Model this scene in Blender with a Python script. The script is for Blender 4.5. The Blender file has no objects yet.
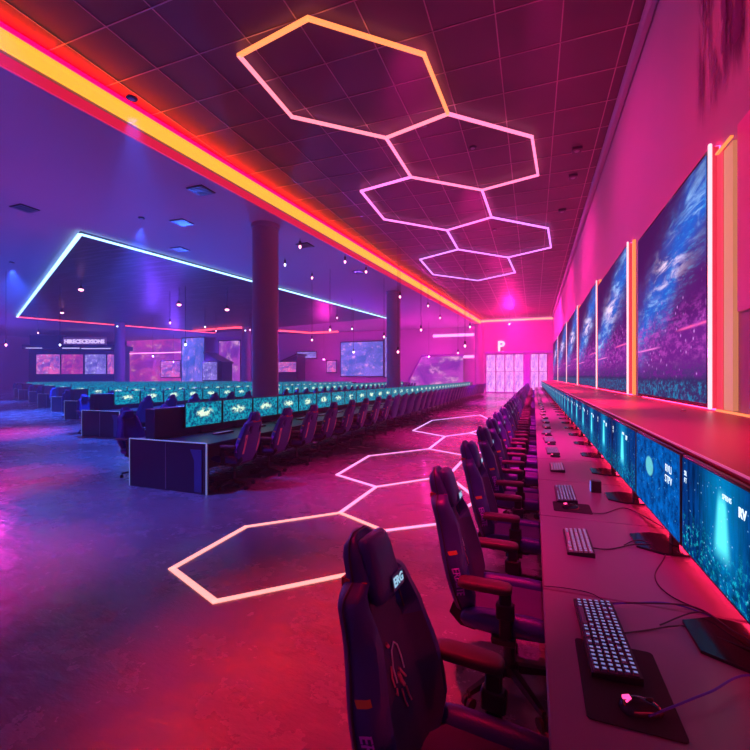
import bpy, bmesh, math, random
from mathutils import Vector, Matrix
from mathutils.bvhtree import BVHTree
random.seed(7)
PI = math.pi
S = bpy.context.scene
C = S.collection

# ------------------------------------------------------------------ camera, world, exposure
F = 420.0; HZ = 377.0; CX = 375.0; EYE = 1.75
TH = math.radians(20.7); CT, ST = math.cos(TH), math.sin(TH)
cam_d = bpy.data.cameras.new('camera'); cam = bpy.data.objects.new('camera', cam_d); C.objects.link(cam)
cam.location = (0, 0, EYE); cam.rotation_euler = (PI/2, 0, TH)
cam_d.sensor_width = 36; cam_d.lens = F/750*36; cam_d.shift_y = 2/750; cam_d.clip_start = .02; cam_d.clip_end = 300
S.camera = cam
S.view_settings.view_transform = 'Standard'; S.view_settings.look = 'None'
S.view_settings.exposure = 0.0; S.view_settings.gamma = 1.0
try: S.view_settings.use_curve_mapping = False
except Exception: pass
W = bpy.data.worlds.new('world'); S.world = W; W.use_nodes = True
W.node_tree.nodes['Background'].inputs[0].default_value = (.02, .01, .06, 1)
W.node_tree.nodes['Background'].inputs[1].default_value = .5
S.cycles.max_bounces = 6; S.cycles.diffuse_bounces = 3; S.cycles.glossy_bounces = 3
S.cycles.volume_bounces = 0; S.cycles.transparent_max_bounces = 8
S.cycles.use_denoising = True
S.cycles.sample_clamp_indirect = 4.0
S.cycles.volume_step_rate = 4.0
HAZE = 0.0055

def lamp(kind, name, loc, color, power, radius=.1, aim=None, size=1.2, blend=1.0):
    l = bpy.data.lights.new(name, kind); l.color = color; l.energy = power
    if kind != 'AREA': l.shadow_soft_size = radius
    if kind == 'SPOT': l.spot_size = size; l.spot_blend = blend
    o = bpy.data.objects.new(name, l); C.objects.link(o); o.location = loc
    if aim is not None:
        o.rotation_euler = (Vector(aim)-Vector(loc)).to_track_quat('-Z', 'Y').to_euler()
    return o

PINK = (1, .008, .27); RED = (1, .004, .05); BLUE = (.03, .12, 1); VIO = (.17, .05, 1); MAG = (1, .03, .6)
# ceiling spots over the aisle, the near floor and the hall (added for coloured light, housings are built further down)
FILL_SPOTS = [
 # kind, x, y, z, colour, power, target, cone
 ('SPOT', -1.4, 1.9, 8.0, RED, 4600, (-1.15, 2.4, 0), .42),
 ('SPOT', -1.9, 6.5, 8.0, PINK, 7500, (-1.6, 6.8, 0), .8),
 ('SPOT', -1.6, 12, 8.0, PINK, 13000, (-1.3, 12.5, 0), .9),
 ('SPOT', -1.6, 19, 8.0, PINK, 15000, (-1.4, 20, 0), 1.0),
 ('SPOT', -1.6, 28, 8.0, MAG, 13000, (-1.6, 30, 0), 1.1),
 ('SPOT', -1.6, 37, 8.0, MAG, 13000, (-1.6, 42, 0), 1.3),
 ('SPOT', .1, 2.6, 8.0, PINK, 1600, (.4, 3.4, .7), .5),
 ('SPOT', .1, 6.0, 8.0, PINK, 4500, (.4, 7.0, .7), .5),
 ('SPOT', -7.0, 3.2, 7.2, (.08, .1, 1), 3800, (-5.2, 4.3, 0), .75),
 ('SPOT', -7.6, 6.2, 7.2, BLUE, 7500, (-8.4, 7.6, 0), .9),
 ('SPOT', -13, 11.0, 7.2, BLUE, 14000, (-13, 10.0, 0), 1.0),
 ('SPOT', -24, 13, 7.2, BLUE, 17000, (-22, 13, 0), 1.3),
 ('SPOT', -36, 18, 7.2, BLUE, 14000, (-36, 16, 0), 1.3),
 ('SPOT', -5.6, 1.6, 7.2, PINK, 3500, (-5.0, 1.9, 0), .5),
 ('SPOT', -8.6, 3.6, 7.2, PINK, 4500, (-8.6, 4.0, 0), .55),
 ('SPOT', -15, 6.8, 7.2, PINK, 9000, (-15.5, 7.6, 0), .7),
 # added washes for the right wall
 ('SPOT', -2.6, 4.5, 8.1, RED, 700, (1.95, 5.4, 3.5), 1.2),
 ('SPOT', -2.6, 10.5, 8.1, PINK, 900, (1.95, 10.5, 4.0), 1.7),
 ('SPOT', -2.6, 18, 8.1, PINK, 1700, (1.95, 18.5, 4.5), 1.8),
 ('SPOT', -2.6, 26, 8.1, PINK, 2400, (1.95, 27, 4.5), 1.9),
 ('SPOT', -2.6, 35, 8.1, MAG, 4000, (1.95, 38, 4.5), 1.9),
]
for k, x, y, z, c, p, aim, sz in FILL_SPOTS:
    lamp(k, 'fill_spot', (x, y, z-.06), c, p, .06, aim, sz)
FILL_POINTS = [  # point lights added to tint ceiling and hall, each given an added pendant
 (-12, -3, 3.7, BLUE, 150), (-16, 8, 3.7, (.85, .03, .5), 150), (-12, 16.8, 3.2, BLUE, 500), (-20, 20, 3.6, BLUE, 900), (-32, 14, 3.7, BLUE, 900), (-34, 30, 3.6, VIO, 900),
 (-14, 32, 3.7, VIO, 900), (-52, 24, 3.6, VIO, 1100), (-22, 42, 3.6, MAG, 900), (-10, 42, 3.7, MAG, 1500), (-2.2, 43, 6.8, PINK, 2500), (-44, 42, 3.6, VIO, 1000),
]
for x, y, z, c, p in FILL_POINTS:
    lamp('POINT', 'fill_point', (x, y, z), c, p, .08)
# ------------------------------------------------------------------ helpers
def px(x, y, z):
    """world point where the picture ray (x, y) meets the horizontal plane z"""
    d = (EYE-z)*F/(y-HZ); xc = (x-CX)/F*d
    return Vector((xc*CT-d*ST, xc*ST+d*CT, z))
def py_at(x, X):
    """room Y where the vertical picture line x meets the plane X"""
    return X/math.tan(math.atan((x-CX)/F)-TH)
def zc(X, Y): return Y*CT-X*ST

class NB:
    def __init__(s, name):
        s.m = bpy.data.materials.new(name); s.m.use_nodes = True; s.t = s.m.node_tree; s.n = s.t.nodes; s.l = s.t.links
        s.b = s.n['Principled BSDF']
    def node(s, t, **k):
        n = s.n.new(t)
        for a, v in k.items(): setattr(n, a, v)
        return n
    def _in(s, sock, v):
        if isinstance(v, bpy.types.NodeSocket): s.l.new(v, sock)
        else: sock.default_value = v
    def math(s, op, a, b=0.0, clamp=False):
        n = s.node('ShaderNodeMath', operation=op, use_clamp=clamp); s._in(n.inputs[0], a); s._in(n.inputs[1], b); return n.outputs[0]
    def mix(s, f, a, b, mode='MIX'):
        n = s.node('ShaderNodeMix', data_type='RGBA', blend_type=mode)
        s._in(n.inputs[0], f); s._in(n.inputs[6], a if isinstance(a, bpy.types.NodeSocket) else (*a, 1)); s._in(n.inputs[7], b if isinstance(b, bpy.types.NodeSocket) else (*b, 1)); return n.outputs[2]
    def gen(s): return s.node('ShaderNodeTexCoord').outputs['Generated']
    def obj(s): return s.node('ShaderNodeTexCoord').outputs['Object']
    def sep(s, v):
        n = s.node('ShaderNodeSeparateXYZ'); s._in(n.inputs[0], v); return n.outputs
    def mapping(s, v, loc=(0,0,0), rot=(0,0,0), sc=(1,1,1)):
        n = s.node('ShaderNodeMapping'); s._in(n.inputs[0], v); s._in(n.inputs[1], loc); s._in(n.inputs[2], rot); s._in(n.inputs[3], sc); return n.outputs[0]
    def noise(s, v, scale, detail=3, rough=.5, dist=0):
        n = s.node('ShaderNodeTexNoise'); s._in(n.inputs['Vector'], v); n.inputs['Scale'].default_value = scale
        n.inputs['Detail'].default_value = detail; n.inputs['Roughness'].default_value = rough; n.inputs['Distortion'].default_value = dist
        return n.outputs[0]
    def voro(s, v, scale, out=0):
        n = s.node('ShaderNodeTexVoronoi'); s._in(n.inputs['Vector'], v); n.inputs['Scale'].default_value = scale; return n.outputs[out]
    def rng(s, v, a, b, c=0.0, d=1.0):
        n = s.node('ShaderNodeMapRange', interpolation_type='SMOOTHSTEP'); s._in(n.inputs[0], v)
        for i, q in enumerate((a, b, c, d)): n.inputs[i+1].default_value = q
        return n.outputs[0]
    def gauss(s, v, c, w):
        a = s.math('DIVIDE', s.math('SUBTRACT', v, c), w); return s.math('EXPONENT', s.math('MULTIPLY', s.math('MULTIPLY', a, a), -1.0))
    def emit(s, col, st):
        e = s.node('ShaderNodeEmission'); s._in(e.inputs[0], col); s._in(e.inputs[1], st)
        s.l.new(e.outputs[0], s.n['Material Output'].inputs[0])

def mat(name, col, rough=.5, metal=0.0, var=.15, vscale=6.0, bump=0.0, bscale=60, spec=.5, coat=0.0):
    q = NB(name); b = q.b
    v = q.obj(); n = q.noise(v, vscale, 3)
    dark = tuple(c*(1-var) for c in col); lite = tuple(min(1, c*(1+var)) for c in col)
    q.l.new(q.mix(n, dark, lite), b.inputs['Base Color'])
    b.inputs['Roughness'].default_value = rough; b.inputs['Metallic'].default_value = metal
    b.inputs['Specular IOR Level'].default_value = spec; b.inputs['Coat Weight'].default_value = coat
    if bump:
        bp = q.node('ShaderNodeBump'); bp.inputs['Strength'].default_value = bump; bp.inputs['Distance'].default_value = .01
        q.l.new(q.noise(v, bscale, 4), bp.inputs['Height']); q.l.new(bp.outputs[0], b.inputs['Normal'])
    return q.m
def glow(name, col, st, base=(.15, .15, .15)):
    q = NB(name)
    q.b.inputs['Base Color'].default_value = (*base, 1)
    n = q.noise(q.obj(), 9, 2)
    q.l.new(q.mix(n, tuple(c*.9 for c in col), col), q.b.inputs['Emission Color'])
    q.b.inputs['Emission Strength'].default_value = st; q.b.inputs['Roughness'].default_value = .4
    return q.m

# --- mesh builder
class MB:
    def __init__(s): s.bm = bmesh.new()
    def quad(s, pts, mi=0):
        f = s.bm.faces.new([s.bm.verts.new(p) for p in pts]); f.material_index = mi; return f
    def box(s, x0, x1, y0, y1, z0, z1, mi=0, bev=0.0, M=None, seg=1):
        vs = [s.bm.verts.new(p) for p in ((x0,y0,z0),(x1,y0,z0),(x1,y1,z0),(x0,y1,z0),(x0,y0,z1),(x1,y0,z1),(x1,y1,z1),(x0,y1,z1))]
        fs = [s.bm.faces.new([vs[i] for i in q]) for q in ((3,2,1,0),(4,5,6,7),(0,1,5,4),(1,2,6,5),(2,3,7,6),(3,0,4,7))]
        for f in fs: f.material_index = mi
        if bev:
            es = list({e for f in fs for e in f.edges})
            r = bmesh.ops.bevel(s.bm, geom=es, offset=bev, segments=seg, profile=.6, affect='EDGES')
            vs = list({v for f in r['faces'] for v in f.verts} | {v for v in vs if v.is_valid})
            for f in r['faces']: f.material_index = mi
        if M is not None: bmesh.ops.transform(s.bm, matrix=M, verts=[v for v in vs if v.is_valid])
        return s
    def prism(s, poly, f, h0, h1, mi=0):
        """poly 2D, f(u,v,h)->point"""
        a = [s.bm.verts.new(f(u, v, h0)) for u, v in poly]; b = [s.bm.verts.new(f(u, v, h1)) for u, v in poly]
        n = len(poly); fs = [s.bm.faces.new(a[::-1]), s.bm.faces.new(b)]
        for i in range(n): fs.append(s.bm.faces.new((a[i], a[(i+1)%n], b[(i+1)%n], b[i])))
        for q in fs: q.material_index = mi
        return s
    def rings(s, rs, cap=True, mi=0, closed=False):
        R = [[s.bm.verts.new(p) for p in r] for r in rs]; n = len(rs[0]); fs = []
        m = len(R)
        for i in range(m if closed else m-1):
            A, B = R[i], R[(i+1)%m]
            for j in range(n): fs.append(s.bm.faces.new((A[j], A[(j+1)%n], B[(j+1)%n], B[j])))
        if cap and not closed: fs += [s.bm.faces.new(R[0][::-1]), s.bm.faces.new(R[-1])]
        for q in fs: q.material_index = mi
        return s
    def cyl(s, p0, p1, r0, r1=None, n=12, mi=0):
        return s.tube([p0, p1], [r0, r0 if r1 is None else r1], n, mi)
    def tube(s, pts, r, n=8, mi=0, closed=False):
        pts = [Vector(p) for p in pts]; m = len(pts); rs = []
        if not isinstance(r, (list, tuple)): r = [r]*m
        up = None
        for i, p in enumerate(pts):
            t = (pts[(i+1)%m]-pts[i-1] if closed else pts[min(i+1, m-1)]-pts[max(i-1, 0)]).normalized()
            if up is None: up = Vector((0,0,1)) if abs(t.z) < .9 else Vector((1,0,0))
            u = (up-t*up.dot(t)).normalized(); w = t.cross(u); up = u
            rs.append([p+(u*math.cos(a)+w*math.sin(a))*r[i] for a in (2*PI*k/n for k in range(n))])
        return s.rings(rs, mi=mi, closed=closed)
    def lathe(s, prof, c=(0,0,0), n=20, mi=0):
        c = Vector(c)
        return s.rings([[c+Vector((r*math.cos(2*PI*k/n), r*math.sin(2*PI*k/n), z)) for k in range(n)] for r, z in prof], mi=mi)
    def build(s, name, mats, parent=None, smooth=40, loc=None):
        bm = s.bm
        bmesh.ops.recalc_face_normals(bm, faces=bm.faces)
        for f in bm.faces: f.smooth = True
        for e in bm.edges:
            if len(e.link_faces) == 2 and e.calc_face_angle(0) > math.radians(smooth): e.smooth = False
        me = bpy.data.meshes.new(name); bm.to_mesh(me); bm.free()
        for m in (mats if isinstance(mats, (list, tuple)) else [mats]): me.materials.append(m)
        o = bpy.data.objects.new(name, me); C.objects.link(o)
        if loc is not None: o.location = loc
        if parent is not None: o.parent = parent
        return o
def B(*a, **k): return MB().box(*a, **k)
def tag(o, label, cat, group=None, kind=None):
    o['label'] = label; o['category'] = cat
    if group: o['group'] = group
    if kind: o['kind'] = kind
    return o
def empty(name, loc=(0,0,0), rz=0):
    o = bpy.data.objects.new(name, None); C.objects.link(o); o.location = loc; o.rotation_euler = (0,0,rz); o.empty_display_size = .1; return o
def copy_tree(o, parent=None):
    c = o.copy(); C.objects.link(c)
    if parent is not None: c.parent = parent
    for ch in [q for q in o.children]: copy_tree(ch, c)
    return c
def struct(o): o['kind'] = 'structure'; return o
def text_mesh(name, body, size, m, parent, M, ext=.001, bold=0.0):
    cu = bpy.data.curves.new(name, 'FONT'); cu.body = body; cu.size = size; cu.extrude = ext; cu.offset = bold
    cu.align_x = 'CENTER'; cu.align_y = 'CENTER'; cu.resolution_u = 2
    t = bpy.data.objects.new(name+'_curve', cu); C.objects.link(t)
    dg = bpy.context.evaluated_depsgraph_get(); me = bpy.data.meshes.new_from_object(t.evaluated_get(dg))
    bpy.data.objects.remove(t); bpy.data.curves.remove(cu)
    me.materials.clear(); me.materials.append(m); me.transform(M)
    o = bpy.data.objects.new(name, me); C.objects.link(o)
    if parent is not None: o.parent = parent
    return o
def basis(o, x, y):
    """matrix with local x->x, local y->y, local z->cross at origin o"""
    x = Vector(x).normalized(); y = Vector(y).normalized(); z = x.cross(y)
    return Matrix(((x.x, y.x, z.x, o[0]), (x.y, y.y, z.y, o[1]), (x.z, y.z, z.z, o[2]), (0,0,0,1)))

# ------------------------------------------------------------------ materials
q = NB('polished_concrete'); v = q.obj()
n1 = q.noise(v, .55, 5, .6, .4); n2 = q.noise(v, 5, 5, .65)
q.l.new(q.mix(q.rng(n1, .2, .8), (.15, .14, .16), (.19, .18, .2)), q.b.inputs['Base Color'])
q.l.new(q.rng(q.noise(q.mapping(v, loc=(7, 3, 0)), 1.6, 6, .7), .35, .65, .13, .32), q.b.inputs['Roughness'])
bp = q.node('ShaderNodeBump'); bp.inputs['Strength'].default_value = .7; bp.inputs['Distance'].default_value = .02
q.l.new(q.noise(q.mapping(v, rot=(0, 0, .36), sc=(.7, 1.6, 1)), 2.6, 6, .62), bp.inputs['Height']); q.l.new(bp.outputs[0], q.b.inputs['Normal'])
q.b.inputs['Specular IOR Level'].default_value = 1.0
M_floor = q.m
M_wall = mat('painted_wall', (.45, .36, .45), .6, var=.06, vscale=1.5)
M_ceil = mat('painted_ceiling', (.5, .48, .55), .7, var=.05, vscale=.6)
M_tile = mat('ceiling_tile', (.13, .075, .08), .55, var=.25, vscale=.9)
M_grid = mat('ceiling_grid_metal', (.6, .4, .42), .35, metal=.6, var=.3, vscale=.7)
M_ledge = mat('ledge_lacquer', (.62, .07, .13), .38, var=.04, vscale=2)
M_desk = mat('desk_laminate', (.22, .13, .23), .36, var=.08, vscale=3, bump=.05, bscale=200)
M_black = mat('black_plastic', (.018, .018, .024), .35, var=.2)
M_blackg = mat('black_gloss', (.02, .02, .026), .12, var=.1)
M_steel = mat('grey_steel', (.32, .34, .4), .3, metal=.9, var=.1)
M_trimm = mat('brushed_edge', (.6, .65, .75), .3, metal=.7, var=.1)
M_col = mat('column_plaster', (.3, .26, .32), .5, var=.08, vscale=1.2)
M_navy = mat('navy_leatherette', (.03, .036, .22), .42, var=.25, vscale=9, bump=.15, bscale=140)
M_navy2 = mat('plum_fabric', (.055, .025, .13), .7, var=.25, vscale=12, bump=.2, bscale=260)
M_pipe = mat('dark_piping', (.02, .015, .05), .4)
M_redst = mat('red_strap', (.45, .03, .05), .6)
M_arm = mat('armrest_rubber', (.08, .02, .045), .5, var=.15)
M_orange = mat('mustard_tag', (.5, .26, .05), .5)
M_coral = mat('coral_strip', (.75, .3, .28), .5)
M_pinkp = mat('pink_print', (.95, .25, .4), .5)
M_whitep = mat('white_print', (.8, .8, .9), .5)
M_purp = mat('purple_print', (.45, .12, .85), .5)
M_dnavy = mat('desk_panel_navy', (.022, .022, .05), .35, var=.2, vscale=3)
M_cable = mat('cable_rubber', (.02, .015, .035), .5)
M_cableb = mat('blue_cable_rubber', (.05, .04, .5), .5)
M_pad = mat('mousepad_cloth', (.015, .012, .022), .85, bump=.2, bscale=500)
M_key = mat('keycap', (.13, .14, .24), .5, var=.3, vscale=60)
M_keyw = mat('pale_keycap', (.4, .45, .42), .5, var=.3, vscale=60)
M_legend = glow('key_backlight', (.3, .4, 1), .5)
M_cyanp = glow('label_glow', (.35, .75, 1), .8)
M_mouse = glow('mouse_light', (1, .05, .25), 2.5)
M_yel = glow('cove_yellow', (1, .4, .03), 1.5)
M_redl = glow('cove_red', (1, .012, .06), .75)
M_strip_far = glow('cove_far', (1, .4, .2), 1.8)
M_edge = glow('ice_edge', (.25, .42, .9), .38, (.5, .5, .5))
M_white_t = glow('tube_white_pink', (1, .6, .68), 1.5)
M_orange_t = glow('tube_orange', (1, .27, .06), 1.3)
M_red_t = glow('tube_red', (1, .02, .09), 16.0)
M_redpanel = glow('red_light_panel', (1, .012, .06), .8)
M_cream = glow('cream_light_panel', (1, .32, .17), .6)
M_bluet = glow('tube_ice_blue', (.3, .62, 1), 3.4)
M_redt2 = glow('tube_coral', (1, .06, .09), 3.2)
M_pinkt = glow('tube_pink', (1, .25, .75), 3.0)
M_lamp = glow('lamp_pink', (1, .3, .5), 6)
M_lampb = glow('lamp_blue', (.6, .65, 1), 5)
M_magp = mat('magenta_wall_panel', (.8, .2, .5), .4, var=.12, vscale=4)

# screens ---------------------------------------------------------
def screen_beam():
    q = NB('screen_underwater_beam'); g = q.gen(); s = q.sep(g); u = s[1]; v = s[2]
    rnd = q.node('ShaderNodeObjectInfo').outputs['Random']
    off = q.node('ShaderNodeCombineXYZ'); q.l.new(q.math('MULTIPLY', rnd, 9), off.inputs[0])
    gv = q.node('ShaderNodeVectorMath', operation='ADD'); q.l.new(g, gv.inputs[0]); q.l.new(off.outputs[0], gv.inputs[1]); gg = gv.outputs[0]
    streak = q.noise(q.mapping(gg, sc=(1, 9, .8)), 3, 4, .6)
    base = q.mix(q.rng(streak, .3, .75), (.0, .004, .035), (.0, .035, .2))
    wide = q.math('MULTIPLY', q.gauss(u, .5, .17), q.rng(v, -.1, .5, .5, 1))
    base = q.mix(q.math('MULTIPLY', wide, .62), base, (.0, .2, .46))
    w = q.math('ADD', .03, q.math('MULTIPLY', q.math('SUBTRACT', 1, v), .065))
    a = q.math('DIVIDE', q.math('SUBTRACT', u, .5), w)
    beam = q.math('EXPONENT', q.math('MULTIPLY', q.math('POWER', q.math('ABSOLUTE', a), 4), -1))
    beam = q.math('MULTIPLY', beam, q.math('MULTIPLY', q.rng(v, .22, .42), q.rng(v, .93, .72)))
    base = q.mix(q.math('MULTIPLY', beam, .8), base, (.1, .8, .85))
    sp = q.noise(q.mapping(gg, sc=(1, 16, 9)), 2.2, 5, .7)
    reef = q.math('MULTIPLY', q.rng(sp, .5, .72), q.rng(v, .55, .12))
    base = q.mix(q.math('MULTIPLY', reef, .8), base, (.01, .5, .6))
    dk = q.math('MULTIPLY', q.rng(q.noise(q.mapping(gg, sc=(1, 7, 6)), 2.5, 4), .45, .6), q.rng(v, .3, .02))
    base = q.mix(q.math('MULTIPLY', dk, .8), base, (.0, .01, .05))
    fl = q.math('MULTIPLY', q.rng(q.voro(q.mapping(gg, sc=(1, 26, 15)), 1), .16, .06), .5)
    base = q.mix(fl, base, (.3, .6, .9))
    q.emit(base, 1.7); return q.m
def screen_planet():
    q = NB('screen_blue_world'); g = q.gen(); s = q.sep(g); u = s[1]; v = s[2]
    sp = q.noise(q.mapping(g, sc=(1, 5, 3.4)), 2, 8, .75)
    base = q.mix(q.rng(sp, .3, .7), (.0, .01, .09), (.0, .13, .55))
    fl = q.rng(q.voro(q.mapping(g, sc=(1, 22, 13)), 1), .14, .04)
    base = q.mix(q.math('MULTIPLY', fl, .7), base, (.2, .7, .95))
    a = q.math('MULTIPLY', q.gauss(u, .62, .12), q.gauss(v, .62, .17)); base = q.mix(q.rng(a, .45, .62, 0, .55), base, (.2, .8, .75))
    q.emit(base, 1.3); return q.m
def screen_teal():
    q = NB('screen_teal_burst'); g = q.gen(); s = q.sep(g); u = s[1]; v = s[2]
    rnd = q.node('ShaderNodeObjectInfo').outputs['Random']
    off = q.node('ShaderNodeCombineXYZ'); q.l.new(q.math('MULTIPLY', rnd, 20), off.inputs[0])
    gv = q.node('ShaderNodeVectorMath', operation='ADD'); q.l.new(g, gv.inputs[0]); q.l.new(off.outputs[0], gv.inputs[1]); gg = gv.outputs[0]
    sp = q.noise(q.mapping(gg, sc=(1, 7, 4)), 2, 5, .7)
    base = q.mix(q.rng(sp, .4, .62), (.0, .04, .14), (.0, .36, .48))
    wn = q.noise(q.mapping(gg, sc=(1, 5, 4)), 1.6, 4, .7)
    a = q.math('MULTIPLY', q.gauss(u, .5, .24), q.gauss(v, .55, .2))
    a = q.math('MULTIPLY', a, q.rng(wn, .35, .6, .15, 1.4))
    base = q.mix(q.rng(a, .25, .95, 0, 1), base, (.75, .98, .72))
    q.emit(base, 1.2); return q.m
def screen_nebula():
    q = NB('screen_nebula'); g = q.gen(); s = q.sep(g); u = s[1]; v = s[2]      # u: 0 = near edge
    rnd = q.node('ShaderNodeObjectInfo').outputs['Random']
    off = q.node('ShaderNodeCombineXYZ'); q.l.new(q.math('MULTIPLY', rnd, 3), off.inputs[0])
    gv = q.node('ShaderNodeVectorMath', operation='ADD'); q.l.new(g, gv.inputs[0]); q.l.new(off.outputs[0], gv.inputs[1]); gg = gv.outputs[0]
    # diagonal coordinate: band climbs from the far lower side to the near upper side
    dg = q.math('SUBTRACT', q.math('ADD', v, q.math('MULTIPLY', u, .55)), .88)
    n = q.noise(q.mapping(gg, rot=(.9, 0, 0), sc=(1, 1.6, 7)), 2.0, 6, .65, .6)
    n2 = q.noise(q.mapping(gg, sc=(1, 2.5, 3)), 2, 4)
    band = q.gauss(q.math('ADD', dg, q.math('MULTIPLY', q.math('SUBTRACT', n2, .5), .35)), 0, .17)
    base = q.mix(q.rng(v, .35, 1.0), (.09, .008, .14), (.05, .006, .08))
    base = q.mix(q.math('MULTIPLY', band, .9), base, (.01, .11, .6))
    fine = q.noise(q.mapping(gg, rot=(.9, 0, 0), sc=(1, 5, 26)), 2.0, 6, .7, .4); base = q.mix(q.math('MULTIPLY', q.math('MULTIPLY', q.gauss(dg, -.04, .2), q.rng(fine, .5, .7)), .55), base, (.05, .45, .9))
    hot = q.math('MULTIPLY', q.math('POWER', band, 1.5), q.rng(n, .47, .72))
    base = q.mix(hot, base, (.35, .6, 1))
    core = q.math('MULTIPLY', q.math('MULTIPLY', q.gauss(u, .45, .2), q.gauss(v, .66, .09)), q.rng(n, .4, .6)); base = q.mix(core, base, (1, .7, .95))
    # lower part: violet arena with sparks and neon bars
    low = q.rng(v, .42, .3); sp = q.rng(q.voro(q.mapping(gg, sc=(1, 22, 20)), 1), .22, .05)
    base = q.mix(q.math('MULTIPLY', low, .45), base, (.2, .02, .32))
    base = q.mix(q.math('MULTIPLY', q.math('MULTIPLY', q.rng(v, .6, .4), sp), .8), base, (.75, .3, .9))
    bar = q.math('MULTIPLY', q.gauss(v, .33, .006), q.rng(u, .35, .2)); base = q.mix(bar, base, (1, .1, .4))
    bar = q.math('MULTIPLY', q.gauss(v, .27, .005), q.rng(u, .5, .7)); base = q.mix(bar, base, (1, .2, .7))
    an = q.noise(q.mapping(gg, sc=(1, 7, 16)), 2, 6, .7); base = q.mix(q.math('MULTIPLY', q.math('MULTIPLY', q.rng(v, .5, .36), q.rng(an, .42, .66)), .7), base, (.5, .06, .5))
    base = q.mix(q.math('MULTIPLY', q.math('MULTIPLY', q.rng(v, .24, .12), q.rng(an, .4, .56)), .8), base, (.01, .02, .12))
    teal = q.math('MULTIPLY', q.rng(v, .1, .07), q.rng(q.noise(q.mapping(gg, sc=(1, 22, 26)), 2, 5, .7), .47, .62)); base = q.mix(q.rng(v, .12, .09, 0, .8), base, (.02, .02, .1)); base = q.mix(q.math('MULTIPLY', teal, .7), base, (.01, .25, .5))
    q.emit(base, 1.25); return q.m
def screen_pic(name, a, b, c, st=1.3, sc=2.5):
    q = NB(name); g = q.gen()
    n = q.noise(g, sc, 6, .7, 1.0); n2 = q.noise(q.mapping(g, loc=(3, 1, 2)), sc*2, 5, .7)
    base = q.mix(q.rng(n, .35, .65), a, b); base = q.mix(q.rng(n2, .52, .7), base, c)
    q.emit(base, st); return q.m
MS_beam, MS_planet, MS_teal, MS_neb = screen_beam(), screen_planet(), screen_teal(), screen_nebula()
MS_pink = screen_pic('screen_pink_blue', (.12, .05, .4), (.9, .12, .4), (.7, .6, 1))
MS_lav = screen_pic('screen_lavender', (.08, .07, .4), (.3, .2, .75), (.8, .75, 1))
MS_blue = screen_pic('screen_blue_pink', (.02, .1, .5), (.2, .15, .75), (.9, .35, .8))
MS_mural = screen_pic('mural_pink', (.3, .02, .35), (.75, .05, .4), (1, .4, .5), .9, 3)
MS_door = screen_pic('lit_glazing', (.4, .1, .6), (.8, .35, .85), (1, .8, 1), 1.5, 5)
MS_pv = screen_pic('mural_violet', (.2, .03, .5), (.6, .08, .7), (1, .5, .9), .9, 1.6)

# ------------------------------------------------------------------ the shell
YB = 48.0; XR = 1.95; XL = -68.0; YF = -5.0; ZT = EYE+6.45; ZB = EYE+5.65
SL0 = Vector((-9.05, 4.7)); SL1 = Vector((-5.6, 47.9)); sd = (SL1-SL0)/(SL1.y-SL0.y)
def sx(y): return SL0.x+sd.x*(y-SL0.y)
struct(B(XL, XR+.3, YF, YB+.3, -.2, 0).build('floor', M_floor))
m = MB(); m.prism([(sx(YF), YF), (XR, YF), (XR, YB), (sx(YB), YB)], lambda u, v, h: (u, v, h), ZT, ZT+.2); struct(m.build('ceiling', M_tile))
m = MB(); m.prism([(XL, YF), (sx(YF), YF), (sx(YB), YB), (XL, YB)], lambda u, v, h: (u, v, h), ZB, ZT+.2); struct(m.build('ceiling', M_ceil))
struct(B(XR, XR+.3, YF, YB, 0, ZT+.2).build('wall_right', M_wall))
struct(B(XL, XR+.3, YB, YB+.3, 0, ZT+.2).build('wall_back', M_wall))
struct(B(XL-.3, XL, YF, YB, 0, ZT).build('wall_left', M_wall))
struct(B(XL, XR+.3, YF-.3, YF, 0, ZT+.2).build('wall_front', M_wall))
# ceiling grid bars
m = MB(); g = 1.12; w = .010
x = XR-.35
while x > sx(YF)-.1:
    y0 = YF
    if x < sx(YB): y0e = SL0.y+(x-SL0.x)/sd.x; y1 = min(YB, y0e)
    else: y1 = YB
    m.box(x-w, x+w, y0, y1, ZT-.012, ZT+.01); x -= g
y = YF+.4
while y < YB:
    m.box(sx(y), XR, y-w, y+w, ZT-.010, ZT+.01); y += g
struct(m.build('trim_1', M_grid))
# light cove along the step of the ceiling
def wall_strip(p0, p1, z0, z1, depth, nx, ny):
    m = MB(); a, b = Vector(p0), Vector(p1); n = Vector((nx, ny))*depth
    m.prism([a[:], b[:], (b+n)[:], (a+n)[:]], lambda u, v, h: (u, v, h), z0, z1); return m
A0 = (sx(YF), YF); A1 = (sx(YB), YB)
c = wall_strip(A0, A1, ZB+.30, ZB+.66, .05, 1, 0).build('cove_light', M_yel); tag(c, 'long yellow orange light strip along the step between the tiled and blue ceilings', 'light strip')
c3 = wall_strip(A0, A1, ZB+.68, ZB+.78, .04, 1, 0).build('upper_light', glow('cove_deep_red', (1, .0, .004), 55), c); c3['label'] = 'deep red glow above the yellow band'
c2 = wall_strip(A0, A1, ZB-.02, ZB+.20, .06, 1, 0).build('lower_lip', M_redl, c); c2['label'] = 'red glowing lower edge'
c = B(sx(YB)+.1, XR-.01, YB-.06, YB-.005, ZT-.34, ZT-.16).build('cove_light', M_strip_far); tag(c, 'short orange pink light strip across the far end wall just under the ceiling', 'light strip')
struct(B(XR-.16, XR, YF, YB, ZT-.22, ZT, bev=.04).build('trim_2', M_wall))

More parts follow.
